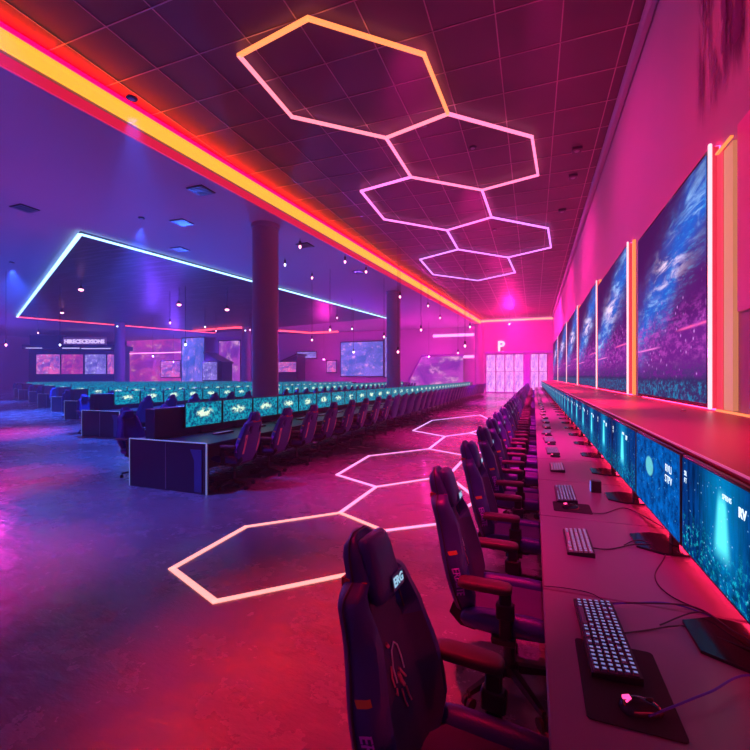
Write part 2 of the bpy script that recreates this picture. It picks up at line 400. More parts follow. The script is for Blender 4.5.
# housings of the added spots
def housing(x, y, z, label, m, grp):
    r = empty('added_spotlight', (x, y, z)); tag(r, label, 'spotlight', grp)
    MB().lathe([(.09, 0), (.11, -.01), (.11, -.03), (.085, -.035)], n=16).build('housing', M_black, r)
    MB().lathe([(.05, -.034), (.06, -.036), (.05, -.04)], n=12).build('lens', m, r)
for k, x, y, z, c, p, aim, sz in FILL_SPOTS:
    top = ZT if z > 7.5 else ZB
    housing(x, y, top, 'small added round spotlight recessed in the '+('tiled' if z > 7.5 else 'blue')+' ceiling', M_steel, 'added round spotlights in the '+('tiled' if z > 7.5 else 'blue')+' ceiling')

# hexagon lights ----------------------------------------------------
HZC = EYE+6.3
HC = [((308,20),(424,56),(448,115),(386,139),(292,118),(239,57)),
      ((448,115),(532,138),(538,176),(482,191),(411,178),(386,139)),
      ((411,178),(482,191),(491.5,218),(447,231),(384,220),(361,192)),
      ((491.5,218),(548,229),(551,248),(508,258),(458,250),(447,231)),
      ((458,250),(508,258),(515,273),(478,281),(433,275),(420,260))]
HCcol = [(1,.25,.07),(1,.2,.4),(.95,.2,.7),(.75,.22,1),(.6,.25,1)]
HF = [((172,569),(215,602),(366,571),(384,531),(340,513),(246,527)),
      ((376,487),(340,513),(384,531),(440,524),(478,500),(448,476)),
      ((337,475),(376,487),(448,476),(467,456),(429,449),(369,456)),
      ((429,449),(467,456),(492,450),(500,440),(470,433),(445,436.5)),
      ((413,430.7),(445,436.5),(470,433),(498,424),(480,415),(432,420.5))]
HFcol = [(1,.33,.3),(1,.3,.55),(1,.3,.75),(.85,.35,1),(.7,.4,1)]
HL = ['largest hexagon light on the tiled ceiling, orange and nearest the camera', 'second hexagon light on the ceiling, pink, touching the big orange one',
      'middle hexagon light of the ceiling chain, magenta', 'fourth hexagon light of the ceiling chain, violet, nearest the right wall', 'smallest and farthest hexagon light on the tiled ceiling, violet']
FL = ['largest hexagon light set in the floor, nearest the camera, coral white', 'second hexagon light in the floor, pink, partly behind the front chairs',
      'middle hexagon light of the floor chain, pink', 'fourth hexagon light of the floor chain, lilac, near the row of chairs', 'smallest and farthest hexagon light set in the floor, violet']
def hexes(H, cols, labels, z, name, wid, ht, zoff, st):
    done = set()
    for i, hx in enumerate(H):
        pts = [px(a, b, z) for a, b in hx]; c = sum(pts, Vector())/6
        r = empty(name, (c.x, c.y, z)); tag(r, labels[i], 'light', 'hexagon lights')
        mm = glow(name+'_glow', cols[i], st)
        if i == 0 and z > 3: mm2 = glow(name+'_glow_pink', (1, .22, .3), st); 
        else: mm2 = mm
        for k in range(6):
            key = frozenset((hx[k], hx[(k+1)%6]))
            if key in done: continue
            done.add(key)
            a = pts[k]-c; b = pts[(k+1)%6]-c; t = (b-a).normalized(); n = Vector((-t.y, t.x, 0))*wid/2; e = t*wid*.35
            m = MB(); m.prism([(a-e-n)[:2], (b+e-n)[:2], (b+e+n)[:2], (a-e+n)[:2]], lambda u, v, h: (u, v, h), zoff, zoff+ht)
            m.build('light_tube', mm2 if (i == 0 and k in (2, 3, 4)) else mm, r)
hexes(HC, HCcol, HL, HZC, 'hexagon_ceiling_light', .07, .06, 0, 1.9)
hexes(HF, HFcol, FL, 0.0, 'hexagon_floor_light', .055, .008, 0.001, 1.7)
# hangers for the ceiling hexagons are the tubes' own clips
# slim ceiling fixtures (vents and square boxes)
VENTS = [(25,208,'square dark vent in the blue ceiling at the far left'), (201,190,'dark vent in the blue ceiling beside the pink star of light'), (182,222,'dark vent in the blue ceiling above the blue outline light'), (180,249,'smallest dark vent just above the blue outline light'), (305,245,'dark vent in the blue ceiling right of the thick column'), (359,272,'dark vent in the blue ceiling close to the yellow strip')]
for a, b, l in VENTS:
    p = px(a, b, ZB); r = empty('ceiling_vent', p); tag(r, l, 'vent', 'ceiling vents')
    B(-.3, .3, -.3, .3, -.03, 0, bev=.01).build('frame', M_black, r)
    m = MB()
    for k in range(6): m.box(-.26, .26, -.25+k*.09, -.2+k*.09, -.04, -.03)
    m.build('slats', M_steel, r)
for a, b, l in [(577,150,'nearest black box fitting on the right edge of the tiled ceiling'), (573,177,'middle black box fitting on the right edge of the tiled ceiling'), (562,211,'farthest black box fitting on the right edge of the tiled ceiling')]:
    p = px(a, b, ZT-.05); r = empty('ceiling_speaker', (p.x, p.y, ZT)); tag(r, l, 'ceiling box', 'black boxes on the tiled ceiling')
    B(-.13, .13, -.13, .13, -.08, 0, bev=.015).build('box', M_black, r)
    MB().lathe([(.05, -.08), (.07, -.085), (.05, -.1)], n=14).build('lens', M_steel, r)

# pendants and sparks of light in the hall, the first list added for fill
def pendant(loc, label, grp, m, r=.08):
    x, y, z = loc; y = min(y, YB-1); top = ZT if x > sx(y)-.2 else ZB; e = empty('pendant_light', (x, y, ZB)); tag(e, label, 'pendant light', grp)
    MB().cyl((0,0,top-ZB), (0,0,z+.14-ZB), .012, n=6).build('cord', M_black, e)
    MB().lathe([(.02, z-ZB+.26), (.05, z-ZB+.22), (r*.9, z-ZB+.08), (r*.95, z-ZB+.06)], n=14).build('lamp_shade', M_black, e)
    MB().lathe([(.01, z-ZB+.08), (r, z-ZB+.04), (r*.9, z-ZB-.03), (.01, z-ZB-.07)], n=12).build('bulb', m, e)
for x, y, z, c, p in FILL_POINTS: pendant((x, y, z+.14), 'small added pendant carrying fill light over the dim hall of desks', 'added fill pendants over the hall', M_lamp if c in (MAG,) else M_lampb, .07)
for a, b, d, l in [(81,290,24,'leftmost red pendant light inside the blue outlined ceiling panel'), (179,305,26,'red pendant light left of the thick column'), (62,313,34,'tiny red pendant at the left tip of the coral light line'), (227,310,26,'small pendant beside the thick column')]:
    xc = (a-CX)/F*d; pendant((xc*CT-d*ST, xc*ST+d*CT, EYE-(b-HZ)*d/F), l, 'red pendants', M_lamp, .13)
SP = [(300,247),(312,278),(366,272),(345,262),(398,352),(465,346),(285,265),(330,330),(352,329),(268,320),(216,331),(38,333),(6,345),(60,345),(421,330),(458,353),(428,306),(400,297),(440,318),(312,340),(170,323),(205,327),(384,337),(470,327),(337,318),(250,330)]
for a, b in SP:
    d = random.uniform(20, 36); D = (b-HZ)*d/F
    if -D > 5.3: d = 5.3*F/(HZ-b); D = -5.3
    xc = (a-CX)/F*d; pendant((xc*CT-d*ST, xc*ST+d*CT, EYE-D), 'tiny glowing pendant hung from the hall ceiling', 'tiny pendants of the hall', M_lamp if random.random() < .6 else M_lampb, .05)

# hanging panel with light outline -----------------------------------
Q = [px(80,234,ZB-.12), px(17,317,ZB-.12), px(215,333,ZB-.12), px(386,318,ZB-.12)]
r = empty('ceiling_panel', (Q[0].x, Q[0].y, ZB-.12)); tag(r, 'huge dark ceiling panel outlined in ice blue and coral light over the desks', 'ceiling panel')
m = MB(); m.prism([((p-Q[0]).x, (p-Q[0]).y) for p in Q], lambda u, v, h: (u, v, h), .02, .12)
q = NB('dark_grained_panel'); n = q.noise(q.mapping(q.obj(), rot=(0, 0, .45), sc=(.5, 6, 1)), .8, 5, .7)
q.l.new(q.mix(q.rng(n, .45, .75), (.06, .055, .09), (.2, .2, .3)), q.b.inputs['Base Color']); q.b.inputs['Roughness'].default_value = .4
m.build('panel', q.m, r)
for i, (a, b, mm) in enumerate([(0,1,M_bluet), (0,3,M_bluet), (1,2,M_redt2)]):
    p0 = Q[a]-Q[0]; p1 = Q[b]-Q[0]; t = (p1-p0).normalized(); n = Vector((-t.y, t.x, 0))*(.07 if i < 2 else .2)
    mb = MB(); mb.prism([(p0-n)[:2], (p1-n)[:2], (p1+n)[:2], (p0+n)[:2]], lambda u, v, h: (u, v, h), -.03, .02); mb.build('light_tube', mm, r)
# curved coral line further back
for pts, l in [([(193,331),(215,329),(236,327.5),(242,327.8)], 'coral line of light under the hall ceiling left of the thick column'), ([(262,330),(285,331),(310,334),(338,336)], 'coral line of light right of the thick column')]:
    P = [px(a, b, ZB-(.26 if pts[0][0] < 200 else .11)) for a, b in pts]; P = [Vector((p.x*min(1, 46.5/p.y), min(p.y, 46.5), p.z)) for p in P]; m = MB(); m.tube([p for p in P], .1, 8); o = m.build('light_line', M_redt2); tag(o, l, 'light strip', 'coral light lines')

# columns --------------------------------------------------------------
def column(x, y, w, label, lit=False):
    r = empty('column', (x, y, 0)); tag(r, label, 'column', 'hall columns')
    MB().lathe([(w/2, 0), (w/2, ZB)], n=28).build('shaft', M_col, r)
    MB().lathe([(w/2+.03, 0), (w/2+.03, .18), (w/2+.005, .2)], n=28).build('plinth', M_black, r)
    MB().lathe([(w/2+.005, ZB-.16), (w/2+.04, ZB-.14), (w/2+.04, ZB)], n=28).build('collar', M_col, r)
    if lit: MB().cyl((w*.22, -w*.47, ZB-.6), (w*.22, -w*.47, ZB-.5), .07).build('spotlight', M_lampb, r)
column(-9.35, 13.2, .95, 'thick dark column rising nearest behind the first desk row')
column(-8.7, 26.5, .93, 'second column from the camera along the yellow strip, mid hall')
column(-5.45, 46, .93, 'farthest pink lit column beside the glazed doors')
column(-39.4, 30.8, .95, 'blue column standing in front of the booth on the left', True)
column(-29.8, 38.5, .95, 'slim far column just left of the thick one', True)

# ------------------------------------------------------------------ right wall: ledge, screens
struct(B(.758, XR, 1.0-2, YB, 1.345, 1.375, bev=.004).build('trim_3', M_ledge))
struct(B(.86, .90, -1.0, YB, 0, 1.345).build('trim_4', M_ledge))
o = B(.750, .757, -1.0, YB-.1, 1.366, 1.376).build('highlight_strip', glow('edge_highlight', (.9, .12, .35), .55, (.5, .3, .4))); tag(o, 'thin painted pink highlight along the front of the red ledge', 'edge trim')  # pink highlight on the ledge edge, put in as weak emission
o = B(.853, .86, -1.0, YB-.2, .84, .87).build('light_strip', M_red_t); tag(o, 'hidden red light strip glowing behind the monitors of the long desk', 'light strip')
XS = 1.83
SCR = [(5.73, 9.12, 2.57), (10.1, 14.4, 2.8), (14.75, 20.1, 3.0), (20.9, 27, 3.2), (27.6, 36.5, 3.3), (37.3, 45.5, 3.3)]
SN = ['nearest and largest wall screen, blue nebula over a violet arena', 'second wall screen from the camera with an orange edge tube', 'third wall screen from the camera', 'fourth wall screen from the camera', 'fifth wall screen, narrow and pink at this distance', 'farthest wall screen beside the end wall']
for i, (y0, y1, U) in enumerate(SCR):
    r = empty('wall_screen', (XR, y0, EYE-.35)); tag(r, SN[i], 'screen', 'large screens on the right wall')
    h = U+.34; w = y1-y0
    B(-.12, -.03, 0, w, 0, h, bev=.01).build('casing', M_blackg, r)
    B(-.128, -.121, .05, w-.05, .05, h-.05).build('screen', MS_neb, r)
    B(-.05, -.005, .0, w, h+.0, h+.02).build('back_light', M_red_t, r); B(-.05, -.005, .0, w, -.02, 0).build('back_light', M_red_t, r); B(-.05, -.005, w, w+.02, 0, h).build('back_light', M_red_t, r)
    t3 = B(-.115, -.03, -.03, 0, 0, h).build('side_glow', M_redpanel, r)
    t = B(-.135, -.10, -.065, -.03, -.01, h+.03, bev=.008).build('edge_tube', M_white_t, r)
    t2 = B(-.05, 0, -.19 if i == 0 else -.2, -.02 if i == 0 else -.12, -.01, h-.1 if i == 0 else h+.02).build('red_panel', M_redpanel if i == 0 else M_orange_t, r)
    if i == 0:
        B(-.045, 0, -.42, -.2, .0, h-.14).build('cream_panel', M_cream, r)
        B(-.08, -.05, -.45, -.08, h-.12, h-.10).build('cross_tube', M_orange_t, r); B(-.08, -.05, -.9, -.08, -.025, -.005).build('cross_tube', M_orange_t, r)
# wall panels right of the first screen
for i, (y0, y1, z0, z1, d) in enumerate([(4.95, 5.26, 2.4, 4.3, .03), (4.55, 4.92, 1.4, 4.0, .05), (4.15, 4.52, 1.4, 3.4, .06)]):
    r = B(XR-d, XR, y0, y1, z0, z1, bev=.01).build('wall_panel', M_magp)
    tag(r, ['magenta wall panel beside the cream light band', 'taller magenta wall panel at the right edge', 'magenta wall panel partly out of view at the right edge'][i], 'wall panel')
q = NB('violet_reflection'); g = q.gen(); n = q.noise(q.mapping(g, sc=(1, 5, 1.1)), 2.2, 5, .6, .4)  # glass reflections painted as violet streaks on a see-through sheet
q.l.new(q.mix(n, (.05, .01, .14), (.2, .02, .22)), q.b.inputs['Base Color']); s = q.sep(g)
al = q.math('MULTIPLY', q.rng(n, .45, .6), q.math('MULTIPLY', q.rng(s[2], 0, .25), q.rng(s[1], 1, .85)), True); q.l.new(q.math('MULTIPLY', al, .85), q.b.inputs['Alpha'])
o = B(XR-.02, XR-.005, 4.3, 6.5, 4.7, 7.6).build('wall_image', q.m); tag(o, 'faint violet glass reflections painted high on the wall above the first screen', 'mural')
for Y, l in [(5.55, 'tiny white light on the red ledge under the first screen'), (9.75, 'tiny white light on the red ledge under the second screen')]:
    o = MB().lathe([(.02, 0), (.024, .012), (.01, .022)], n=12).build('indicator_light', M_whitep, loc=(1.55, Y, 1.375)); tag(o, l, 'indicator light')

# far end wall: header, sign, glass doors ---------------------------------------
x0d, x1d = -4.9, 1.5
o = B(-5.0, 1.9, YB-.25, YB, EYE+2.55, EYE+2.8, bev=.02).build('trim_5', mat('lavender_beam', (.35, .25, .7), .4)); struct(o)
edges = [-4.95, -3.9, -2.95, -2.0, -1.0, -.35, .5, 1.35]
for i in range(len(edges)-1):
    if i == 4: continue
    r = empty('door_%d' % (i+1), (edges[i], YB, 0)); r['kind'] = 'structure'; w = edges[i+1]-edges[i]
    m = MB(); m.box(0, .06, -.1, 0, 0, EYE+2.5); m.box(w-.06, w, -.1, 0, 0, EYE+2.5); m.box(0, w, -.1, 0, 0, .12); m.box(0, w, -.1, 0, 2.3, 2.36); m.box(0, w, -.1, 0, EYE+2.44, EYE+2.5)
    m.build('door_frame', mat('violet_frame', (.4, .25, .6), .4) if i == 0 else bpy.data.materials['violet_frame'], r)
    B(.06, w-.06, -.06, -.04, .1, EYE+2.46).build('glass_pane', MS_door, r)
struct(B(-1.0, -.35, YB-.2, YB, 0, EYE+2.5).build('trim_6', bpy.data.materials['lavender_beam']))
r = empty('wall_sign', (-3.35, YB-.03, 5.0)); tag(r, 'white round letter sign over the glazed doors on the far wall', 'sign')
M_sign = glow('sign_white', (1, .8, 1), 1.6)
text_mesh('letter', 'P', 1.5, M_sign, r, basis((0, -.02, .1), (1,0,0), (0,0,1)), .02, .03)
text_mesh('small_mark', '. .', .8, M_sign, r, basis((0, -.02, -.25), (1,0,0), (0,0,1)), .02, .02)
# pink strips and slanted stage frame left of the far column
for (a, x2, b, l) in [(433, 474, 336, 'upper pink light bar on the far wall left of the far column'), (450, 474, 357, 'lower pink light bar on the far wall left of the far column')]:
    Y = YB-.05; X0 = Y*math.tan(math.atan((a-CX)/F)-TH); X1 = Y*math.tan(math.atan((x2-CX)/F)-TH); z = EYE+(HZ-b)*zc(X0, Y)/F
    o = B(X0, X1, Y-.05, Y+.04, z-.14, z+.14, bev=.02).build('light_bar', M_pinkt); tag(o, l, 'light strip', 'pink light bars on the far wall')
r = empty('stage_frame', (-13.6, YB-.6, 0)); tag(r, 'pink lit booth frame with a slanted left side against the far wall', 'booth')
m = MB(); m.tube([(0, 0, 0), (0, 0, 1.6), (1.5, 0, 4.2), (6.3, 0, 4.2)], .13, 8); m.build('frame', mat('violet_metal', (.3, .12, .5), .4), r)
m = MB(); m.prism([(.1, .1), (.1, 1.5), (1.5, 4.1), (6.2, 4.1), (6.2, .1)], lambda u, v, h: (u, h, v), .1, .2); m.build('back_panel', MS_pv, r)

# booths and murals at the back and left of the hall ---------------------------------
def wall_panel_at(xa, xb, ya, yb, m, name, label, cat, Y=YB-.1, th=.1, frame=True):
    X0 = Y*math.tan(math.atan((xa-CX)/F)-TH); X1 = Y*math.tan(math.atan((xb-CX)/F)-TH); d = zc((X0+X1)/2, Y)
    z1 = EYE+(HZ-ya)*d/F; z0 = max(.05, EYE+(HZ-yb)*d/F)
    r = empty(name, (X0, Y, z0)); tag(r, label, cat)
    if frame: B(-.12, X1-X0+.12, 0, th, -.12, z1-z0+.12, bev=.02).build('frame', M_dnavy, r)
    B(0, X1-X0, -.03, 0, 0, z1-z0).build('display', m, r); return r
wall_panel_at(127, 181, 336, 383, MS_mural, 'wall_image', 'wide pink mural on the far wall between blue column and tall blue screen', 'mural')
wall_panel_at(161, 180, 361, 377, MS_pink, 'wall_screen', 'small pink screen in front of the wide pink mural', 'screen', YB-2.0)
wall_panel_at(182, 204, 338, 383, MS_blue, 'wall_screen', 'tall blue screen with pink blossom pattern right of the pink mural', 'screen', YB-1.6)
wall_panel_at(203, 217, 362, 380, MS_lav, 'wall_screen', 'small pale screen at the foot of the tall blue screen', 'screen', YB-3.5)
wall_panel_at(219, 240, 341, 383, MS_pv, 'wall_image', 'violet glowing mural left of the slim far column', 'mural')
wall_panel_at(278, 296, 362, 372, MS_pink, 'wall_screen', 'small pink screen just right of the thick column', 'screen', YB-3.4)
wall_panel_at(327, 336, 361, 372, MS_pink, 'wall_screen', 'tiny pink square screen left of the big blue screen', 'screen', YB-1.0)
wall_panel_at(297, 316, 352, 358, MS_lav, 'wall_sign', 'small pale lit sign above the pink screens on the back wall', 'sign', YB-.5)
wall_panel_at(341, 383, 342, 376, MS_blue, 'wall_screen', 'big blue and pink projection screen left of the second column', 'screen', YB-.3)
wall_panel_at(385, 388, 337, 377, MS_lav, 'wall_light', 'narrow pale blue upright light beside the second column', 'light panel', YB-.3)
o = wall_panel_at(127, 181, 352.5, 353.5, M_pinkt, 'light_bar', 'thin pink light bar crossing the pink mural', 'light strip', YB-.14, frame=False)
# small house shaped booth
xh = YB*math.tan(math.atan((218-CX)/F)-TH)
for (a, b2, yl, yh, l) in [(205, 222, 352, 362, 'dark booth with a sloping roof beside the tall blue screen'), (270, 297, 354, 366, 'dark booth with a sloping roof right of the thick column')]:
    Y = YB-3; X0 = Y*math.tan(math.atan((a-CX)/F)-TH); X1 = Y*math.tan(math.atan((b2-CX)/F)-TH); d = zc(X0, Y)
    h0 = EYE+(HZ-yl)*d/F; h1 = EYE+(HZ-yh)*d/F
    if a > 250: h0, h1 = h1, h0
    r = empty('booth', (X0, Y, 0)); tag(r, l, 'booth', 'dark sloping booths'); w = X1-X0
    MB().prism([(0, 0), (0, h0-.2), (w, h1-.2), (w, 0)], lambda u, v, h: (u, h, v), 0, 2.0).build('body', M_dnavy, r)
    MB().prism([(-.1, h0-.2), (-.1, h0), (w+.1, h1), (w+.1, h1-.2)], lambda u, v, h: (u, h, v), -.2, 2.2).build('roof', M_black, r)
# the large booth with three screens, far left
d = 52; kx = (72-CX)/F*d; K = Vector((kx*CT-d*ST, kx*ST+d*CT, 0))
r = empty('display_booth', K, TH); tag(r, 'large dark booth with three pink and blue screens and a lit name board', 'booth')
W2 = 5.4; sc = d/F; hz = lambda y: EYE+(HZ-y)*sc
B(-W2, W2, 0, 3, 0, hz(345), bev=.05).build('body', M_dnavy, r)
B(-W2-.3, W2+.3, -.6, 3.2, hz(349.5), hz(345)).build('canopy', M_dnavy, r)
for i, (a, b, mm) in enumerate([(37, 60, MS_pink), (62, 83, MS_mural), (85.5, 106, MS_lav), (108, 114, MS_pink)]):
    o = B((a-72)*sc, (b-72)*sc, -.12, 0, hz(374), hz(354.5), bev=.02).build('display', mm, r)
B((64-72)*sc, (107-72)*sc, -.2, 0, hz(346), hz(337.5), bev=.03).build('name_board', glow('board_mauve', (.3, .12, .5), .3), r)
text_mesh('lettering', 'HIRECECEXIONS', .66, glow('lettering_pale', (.8, .6, 1), 1.4), r, basis(((85.5-72)*sc, -.22, hz(341.8)), (1,0,0), (0,0,1)), .02, .03)
m = MB(); m.box((30-72)*sc, (46-72)*sc, -.66, -.6, hz(348.8), hz(348)); m.box((66-72)*sc, (83-72)*sc, -.66, -.6, hz(349), hz(348)); m.box((85-72)*sc, (114-72)*sc, -.66, -.6, hz(349.3), hz(348.4)); m.build('canopy_lights', glow('canopy_pale', (.7, .6, 1), 1.2), r)
B(-W2, (64-72)*sc-.4, .2, 1, hz(345), hz(335)).build('upper_block', M_dnavy, r)
# ------------------------------------------------------------------ gaming chair
def back_half(z):
    P = [(.44, .165), (.50, .222), (.60, .265), (.68, .274), (.76, .26), (.86, .222), (.94, .2), (1.02, .193), (1.045, .178), (1.06, .14), (1.07, .105), (1.15, .094), (1.185, .078), (1.205, .04)]
    for (a, wa), (b, wb) in zip(P, P[1:]):
        if z <= b: return wa+(wb-wa)*(z-a)/(b-a)
    return P[-1][1]
def back_x(z): return -.215-.27*(z-.44)
ZS = [.44, .47, .50, .56, .62, .67, .72, .77, .82, .87, .92, .96, 1.0, 1.02, 1.035, 1.047, 1.058, 1.07, 1.095, 1.115, 1.14, 1.17, 1.19, 1.2, 1.205]
def ring_at(z, s=1.0):
    w = back_half(z)*s; x = back_x(z); k = max(0, min(1, (1.12-z)/.2)); e = 1.0 if z < 1.16 else max(.35, (1.21-z)/.05)
    b = .05*k*(1 if z > .55 else max(0, (z-.44)/.11))
    half = [(.03*e, 0), (.03*e, .35), (.034*e, .55), (.04*e+b, .74), (.035*e+b, .9), (.02*e+b*.6, .985), (-.005, 1.0), (-.028*e, .93), (-.045*e, .7), (-.05*e, .35)]
    pts = [(x+a, y*w, z+a*.12) for a, y in half]; pts.append((x-.052*e, 0, z))
    pts += [(x+a, -y*w, z+a*.12) for a, y in reversed(half[1:])]
    return pts
def bolster(p0, p1, hw, r, n=10):
    return None
def make_chair():
    r = empty('gaming_chair')
    # backrest with harness openings
    m = MB(); m.rings([ring_at(z) for z in ZS])
    bk = m.build('backrest', [M_navy, M_navy2], r, 50)
    cut = MB()
    for s in (-1, 1):
        pl = [(.10, 1.0), (.145, .985), (.15, .93), (.115, .875), (.09, .93)]
        cut.prism([(s*y, z) for y, z in (pl if s > 0 else pl[::-1])], lambda u, v, h: (h, u, v), -.6, -.1)
    co = cut.build('cutter', M_black)
    md = bk.modifiers.new('b', 'BOOLEAN'); md.object = co; md.operation = 'DIFFERENCE'; md.solver = 'EXACT'
    dg = bpy.context.evaluated_depsgraph_get(); me = bpy.data.meshes.new_from_object(bk.evaluated_get(dg)); bk.modifiers.clear(); bk.data = me; bpy.data.objects.remove(co)
    me.materials.clear(); me.materials.append(M_navy); me.materials.append(M_navy2)
    for p in me.polygons:
        c = p.center; inner = abs(c.y) < back_half(c.z)*.66 and c.x > back_x(c.z) and c.z < 1.0
        p.material_index = 1 if inner else 0
    # piping along the outline
    pts = [Vector((back_x(z)+.0, back_half(z)*1.0+.002, z)) for z in ZS]; pts = pts+[Vector((p.x, -p.y, p.z)) for p in reversed(pts)]
    MB().tube(pts, .004, 6).build('piping', M_pipe, bk)
    for s in (-1, 1):
        pr = MB(); pr.tube([(back_x(z)+.036+.0, s*back_half(z)*.62, z+.004) for z in ZS if .5 < z < 1.0], .0035, 6); pr.build('seam', M_pipe, bk)
    # pillow
    prs = []
    for z, e in [(.995, .3), (1.002, .7), (1.02, .95), (1.06, 1.05), (1.11, 1.05), (1.16, .95), (1.19, .75), (1.2, .3)]:
        x = back_x(z); hw = .09*(.8+.2*e)*(1 if z < 1.1 else .9)
        ring = []
        for k in range(16):
            a = 2*PI*k/16; cy = math.copysign(abs(math.cos(a))**.55, math.cos(a)); cx_ = math.copysign(abs(math.sin(a))**.6, math.sin(a))
            ring.append((x+.052+cx_*.038*e, cy*hw, z))
        prs.append(ring)
    pil = MB().rings(prs).build('headrest_pillow', M_navy, r, 60)
    M = basis((back_x(1.04)+.0955, 0.03, 1.045), (0, 1, 0), (-.2, 0, 1))
    m = MB(); m.box(-.045, .045, -.026, .026, -.001, .001, M=M); m.build('label_patch', mat('dark_patch', (.05, .12, .3), .5) if 'dark_patch' not in bpy.data.materials else bpy.data.materials['dark_patch'], pil)
    text_mesh('label_text', 'ERG', .042, M_cyanp, pil, basis((back_x(1.04)+.0975, .03, 1.045), (0, 1, 0), (-.2, 0, 1)), .001, .001)
    st = MB(); zz = 1.0; x = back_x(zz)
    for s in (-1, 1):
        st.box(x-.05, x+.03, s*.098-.004, s*.098+.004, 0, .03, M=Matrix.Translation((0, 0, 1.045)) )
    st.box(x-.068, x-.055, -.098, .098, 1.045, 1.075)
    st.build('strap', M_redst, pil)
    # print on the backrest: curling figure of strokes
    xb = lambda z: back_x(z)+.0335
    def stroke(P, rad, mm, nm):
        pts = [(xb(z)+.001, y, z) for y, z in P]; return MB().tube(pts, rad, 6).build(nm, mm, bk)
    stroke([(-.03, .73), (-.034, .78), (-.02, .825), (.005, .84), (.025, .82), (.034, .775), (.036, .74)], .0032, M_whitep, 'logo_arc')
    for P, rad in [([(-.05, .73), (-.055, .76), (-.045, .79)], .0035), ([(-.04, .72), (-.045, .70), (-.05, .71)], .004), ([(-.01, .75), (0, .72), (.012, .70)], .0065), ([(-.01, .70), (-.006, .66), (.002, .64)], .0035),
                   ([(.022, .69), (.026, .66), (.034, .64)], .004), ([(-.045, .86), (-.035, .845)], .006), ([(0, .76), (.018, .735), (.034, .715)], .004)]:
        MB().tube([(xb(z)+.002, y, z) for y, z in P], rad, 6).build('logo_stroke', M_pinkp, bk)
    # prints on the outer edge of each side bolster, draped on its surface
    bv = BVHTree.FromPolygons([v.co[:] for v in bk.data.vertices], [p.vertices[:] for p in bk.data.polygons])
    for sd_ in (-1, 1):
        nrm = Vector((.72, sd_*.69, .15)).normalized(); up = Vector((-.27, 0, 1)).normalized(); side = up.cross(nrm).normalized()
        def drape(me, c0, lift):
            for v in me.vertices:
                p = c0+v.co.x*side+v.co.y*up if abs(v.co.x) < 9 else c0
                h, nn, _, _ = bv.ray_cast(p+nrm*.25, -nrm)
                if h is not None: v.co = h+nn*(lift+max(0, v.co.z))
        def edge(z): return Vector((back_x(z)+.03, sd_*back_half(z)*.95, z))
        m = MB()
        for a in range(6):
            for b in range(3): m.quad([(-.02+a*.04/6, -.01+b*.02/3, 0), (-.02+(a+1)*.04/6, -.01+b*.02/3, 0), (-.02+(a+1)*.04/6, -.01+(b+1)*.02/3, 0), (-.02+a*.04/6, -.01+(b+1)*.02/3, 0)])
        t_ = m.build('orange_tag', M_orange, bk); drape(t_.data, edge(.80), .0015)
        t_ = text_mesh('side_lettering', 'ERBLITE', .042, M_purp, bk, Matrix.Rotation(-PI/2, 4, 'Z'), .0005, .001); drape(t_.data, edge(.66), .0015)
    for sd_ in (-1, 1):     # coral strips on the rear shell
        m = MB(); zs = [.56+.03*k for k in range(11)]
        for za, zb_ in zip(zs, zs[1:]): m.quad([(0, sd_*.155, za), (0, sd_*.195, za), (0, sd_*.195, zb_), (0, sd_*.155, zb_)])
        t_ = m.build('rear_strip', M_coral, bk)
        for v in t_.data.vertices:
            h, nn, _, _ = bv.ray_cast(Vector((-.9, v.co.y, v.co.z)), Vector((1, 0, 0)))
            if h is not None: v.co = h-Vector((.002, 0, 0))
    # seat: cushion and two side bolsters
    rs = []
    for x, e in [(-.235, .5), (-.22, .85), (-.15, 1), (-.02, 1), (.1, 1), (.18, .96), (.22, .85), (.24, .5)]:
        w = .18*(1 if x < .1 else .97)
        rs.append([(x, -w, .41), (x, w, .41), (x, w*1.02, .44), (x, w*.97, .44+.045*e), (x, .06, .445+.048*e), (x, -.06, .445+.048*e), (x, -w*.97, .44+.045*e), (x, -w*1.02, .44)])
    seat = MB().rings(rs).build('seat', M_navy2, r, 50)
    for s in (-1, 1):
        rs = []
        for x, e in [(-.23, .3), (-.21, .75), (-.12, .95), (0, 1), (.12, .95), (.2, .8), (.245, .35)]:
            c = s*.215; ring = []
            for k in range(12):
                a = 2*PI*k/12; ring.append((x, c+math.cos(a)*.05*(.6+.4*e), .462+math.sin(a)*.056*e+(.01 if math.sin(a) > 0 else 0)))
            rs.append(ring)
        MB().rings(rs).build('seat_bolster', M_navy, r, 60)
    B(-.2, .16, -.16, .16, .375, .41, bev=.01).build('seat_pan', M_black, r)
    m = B(-.1, .1, -.07, .07, .33, .376, bev=.01); m.cyl((.03, .07, .35), (.05, .24, .345), .008, n=8); m.build('tilt_mechanism', M_black, r)
    for s in (-1, 1):   # hinge plates
        m = MB(); m.prism([(-.3, .46), (-.28, .52), (-.22, .5), (-.15, .43), (-.16, .39), (-.24, .40)], lambda u, v, h: (u, h, v), s*.18, s*.2); m.build('hinge_bracket', M_black, r)
    # arms
    for s in (-1, 1):
        a = B(-.03, .03, s*.27-.02, s*.27+.02, .42, .665, bev=.008); a.box(-.045, .045, s*.27-.026, s*.27+.026, .52, .60, bev=.008)
        a.box(-.07, .05, min(s*.13, s*.285), max(s*.13, s*.285), .385, .42, bev=.006); ap = a.build('armrest', M_black, r)
        poly = [(-.15+.035*math.cos(t)*1.0 if False else 0, 0) for t in ()]
        pl = [(-.235, -.02), (-.225, -.038), (-.19, -.046), (-.02, -.046), (.02, -.038), (.035, -.02), (.035, .02), (.02, .038), (-.02, .046), (-.19, .046), (-.225, .038), (-.235, .02)]
        cx0 = -.1
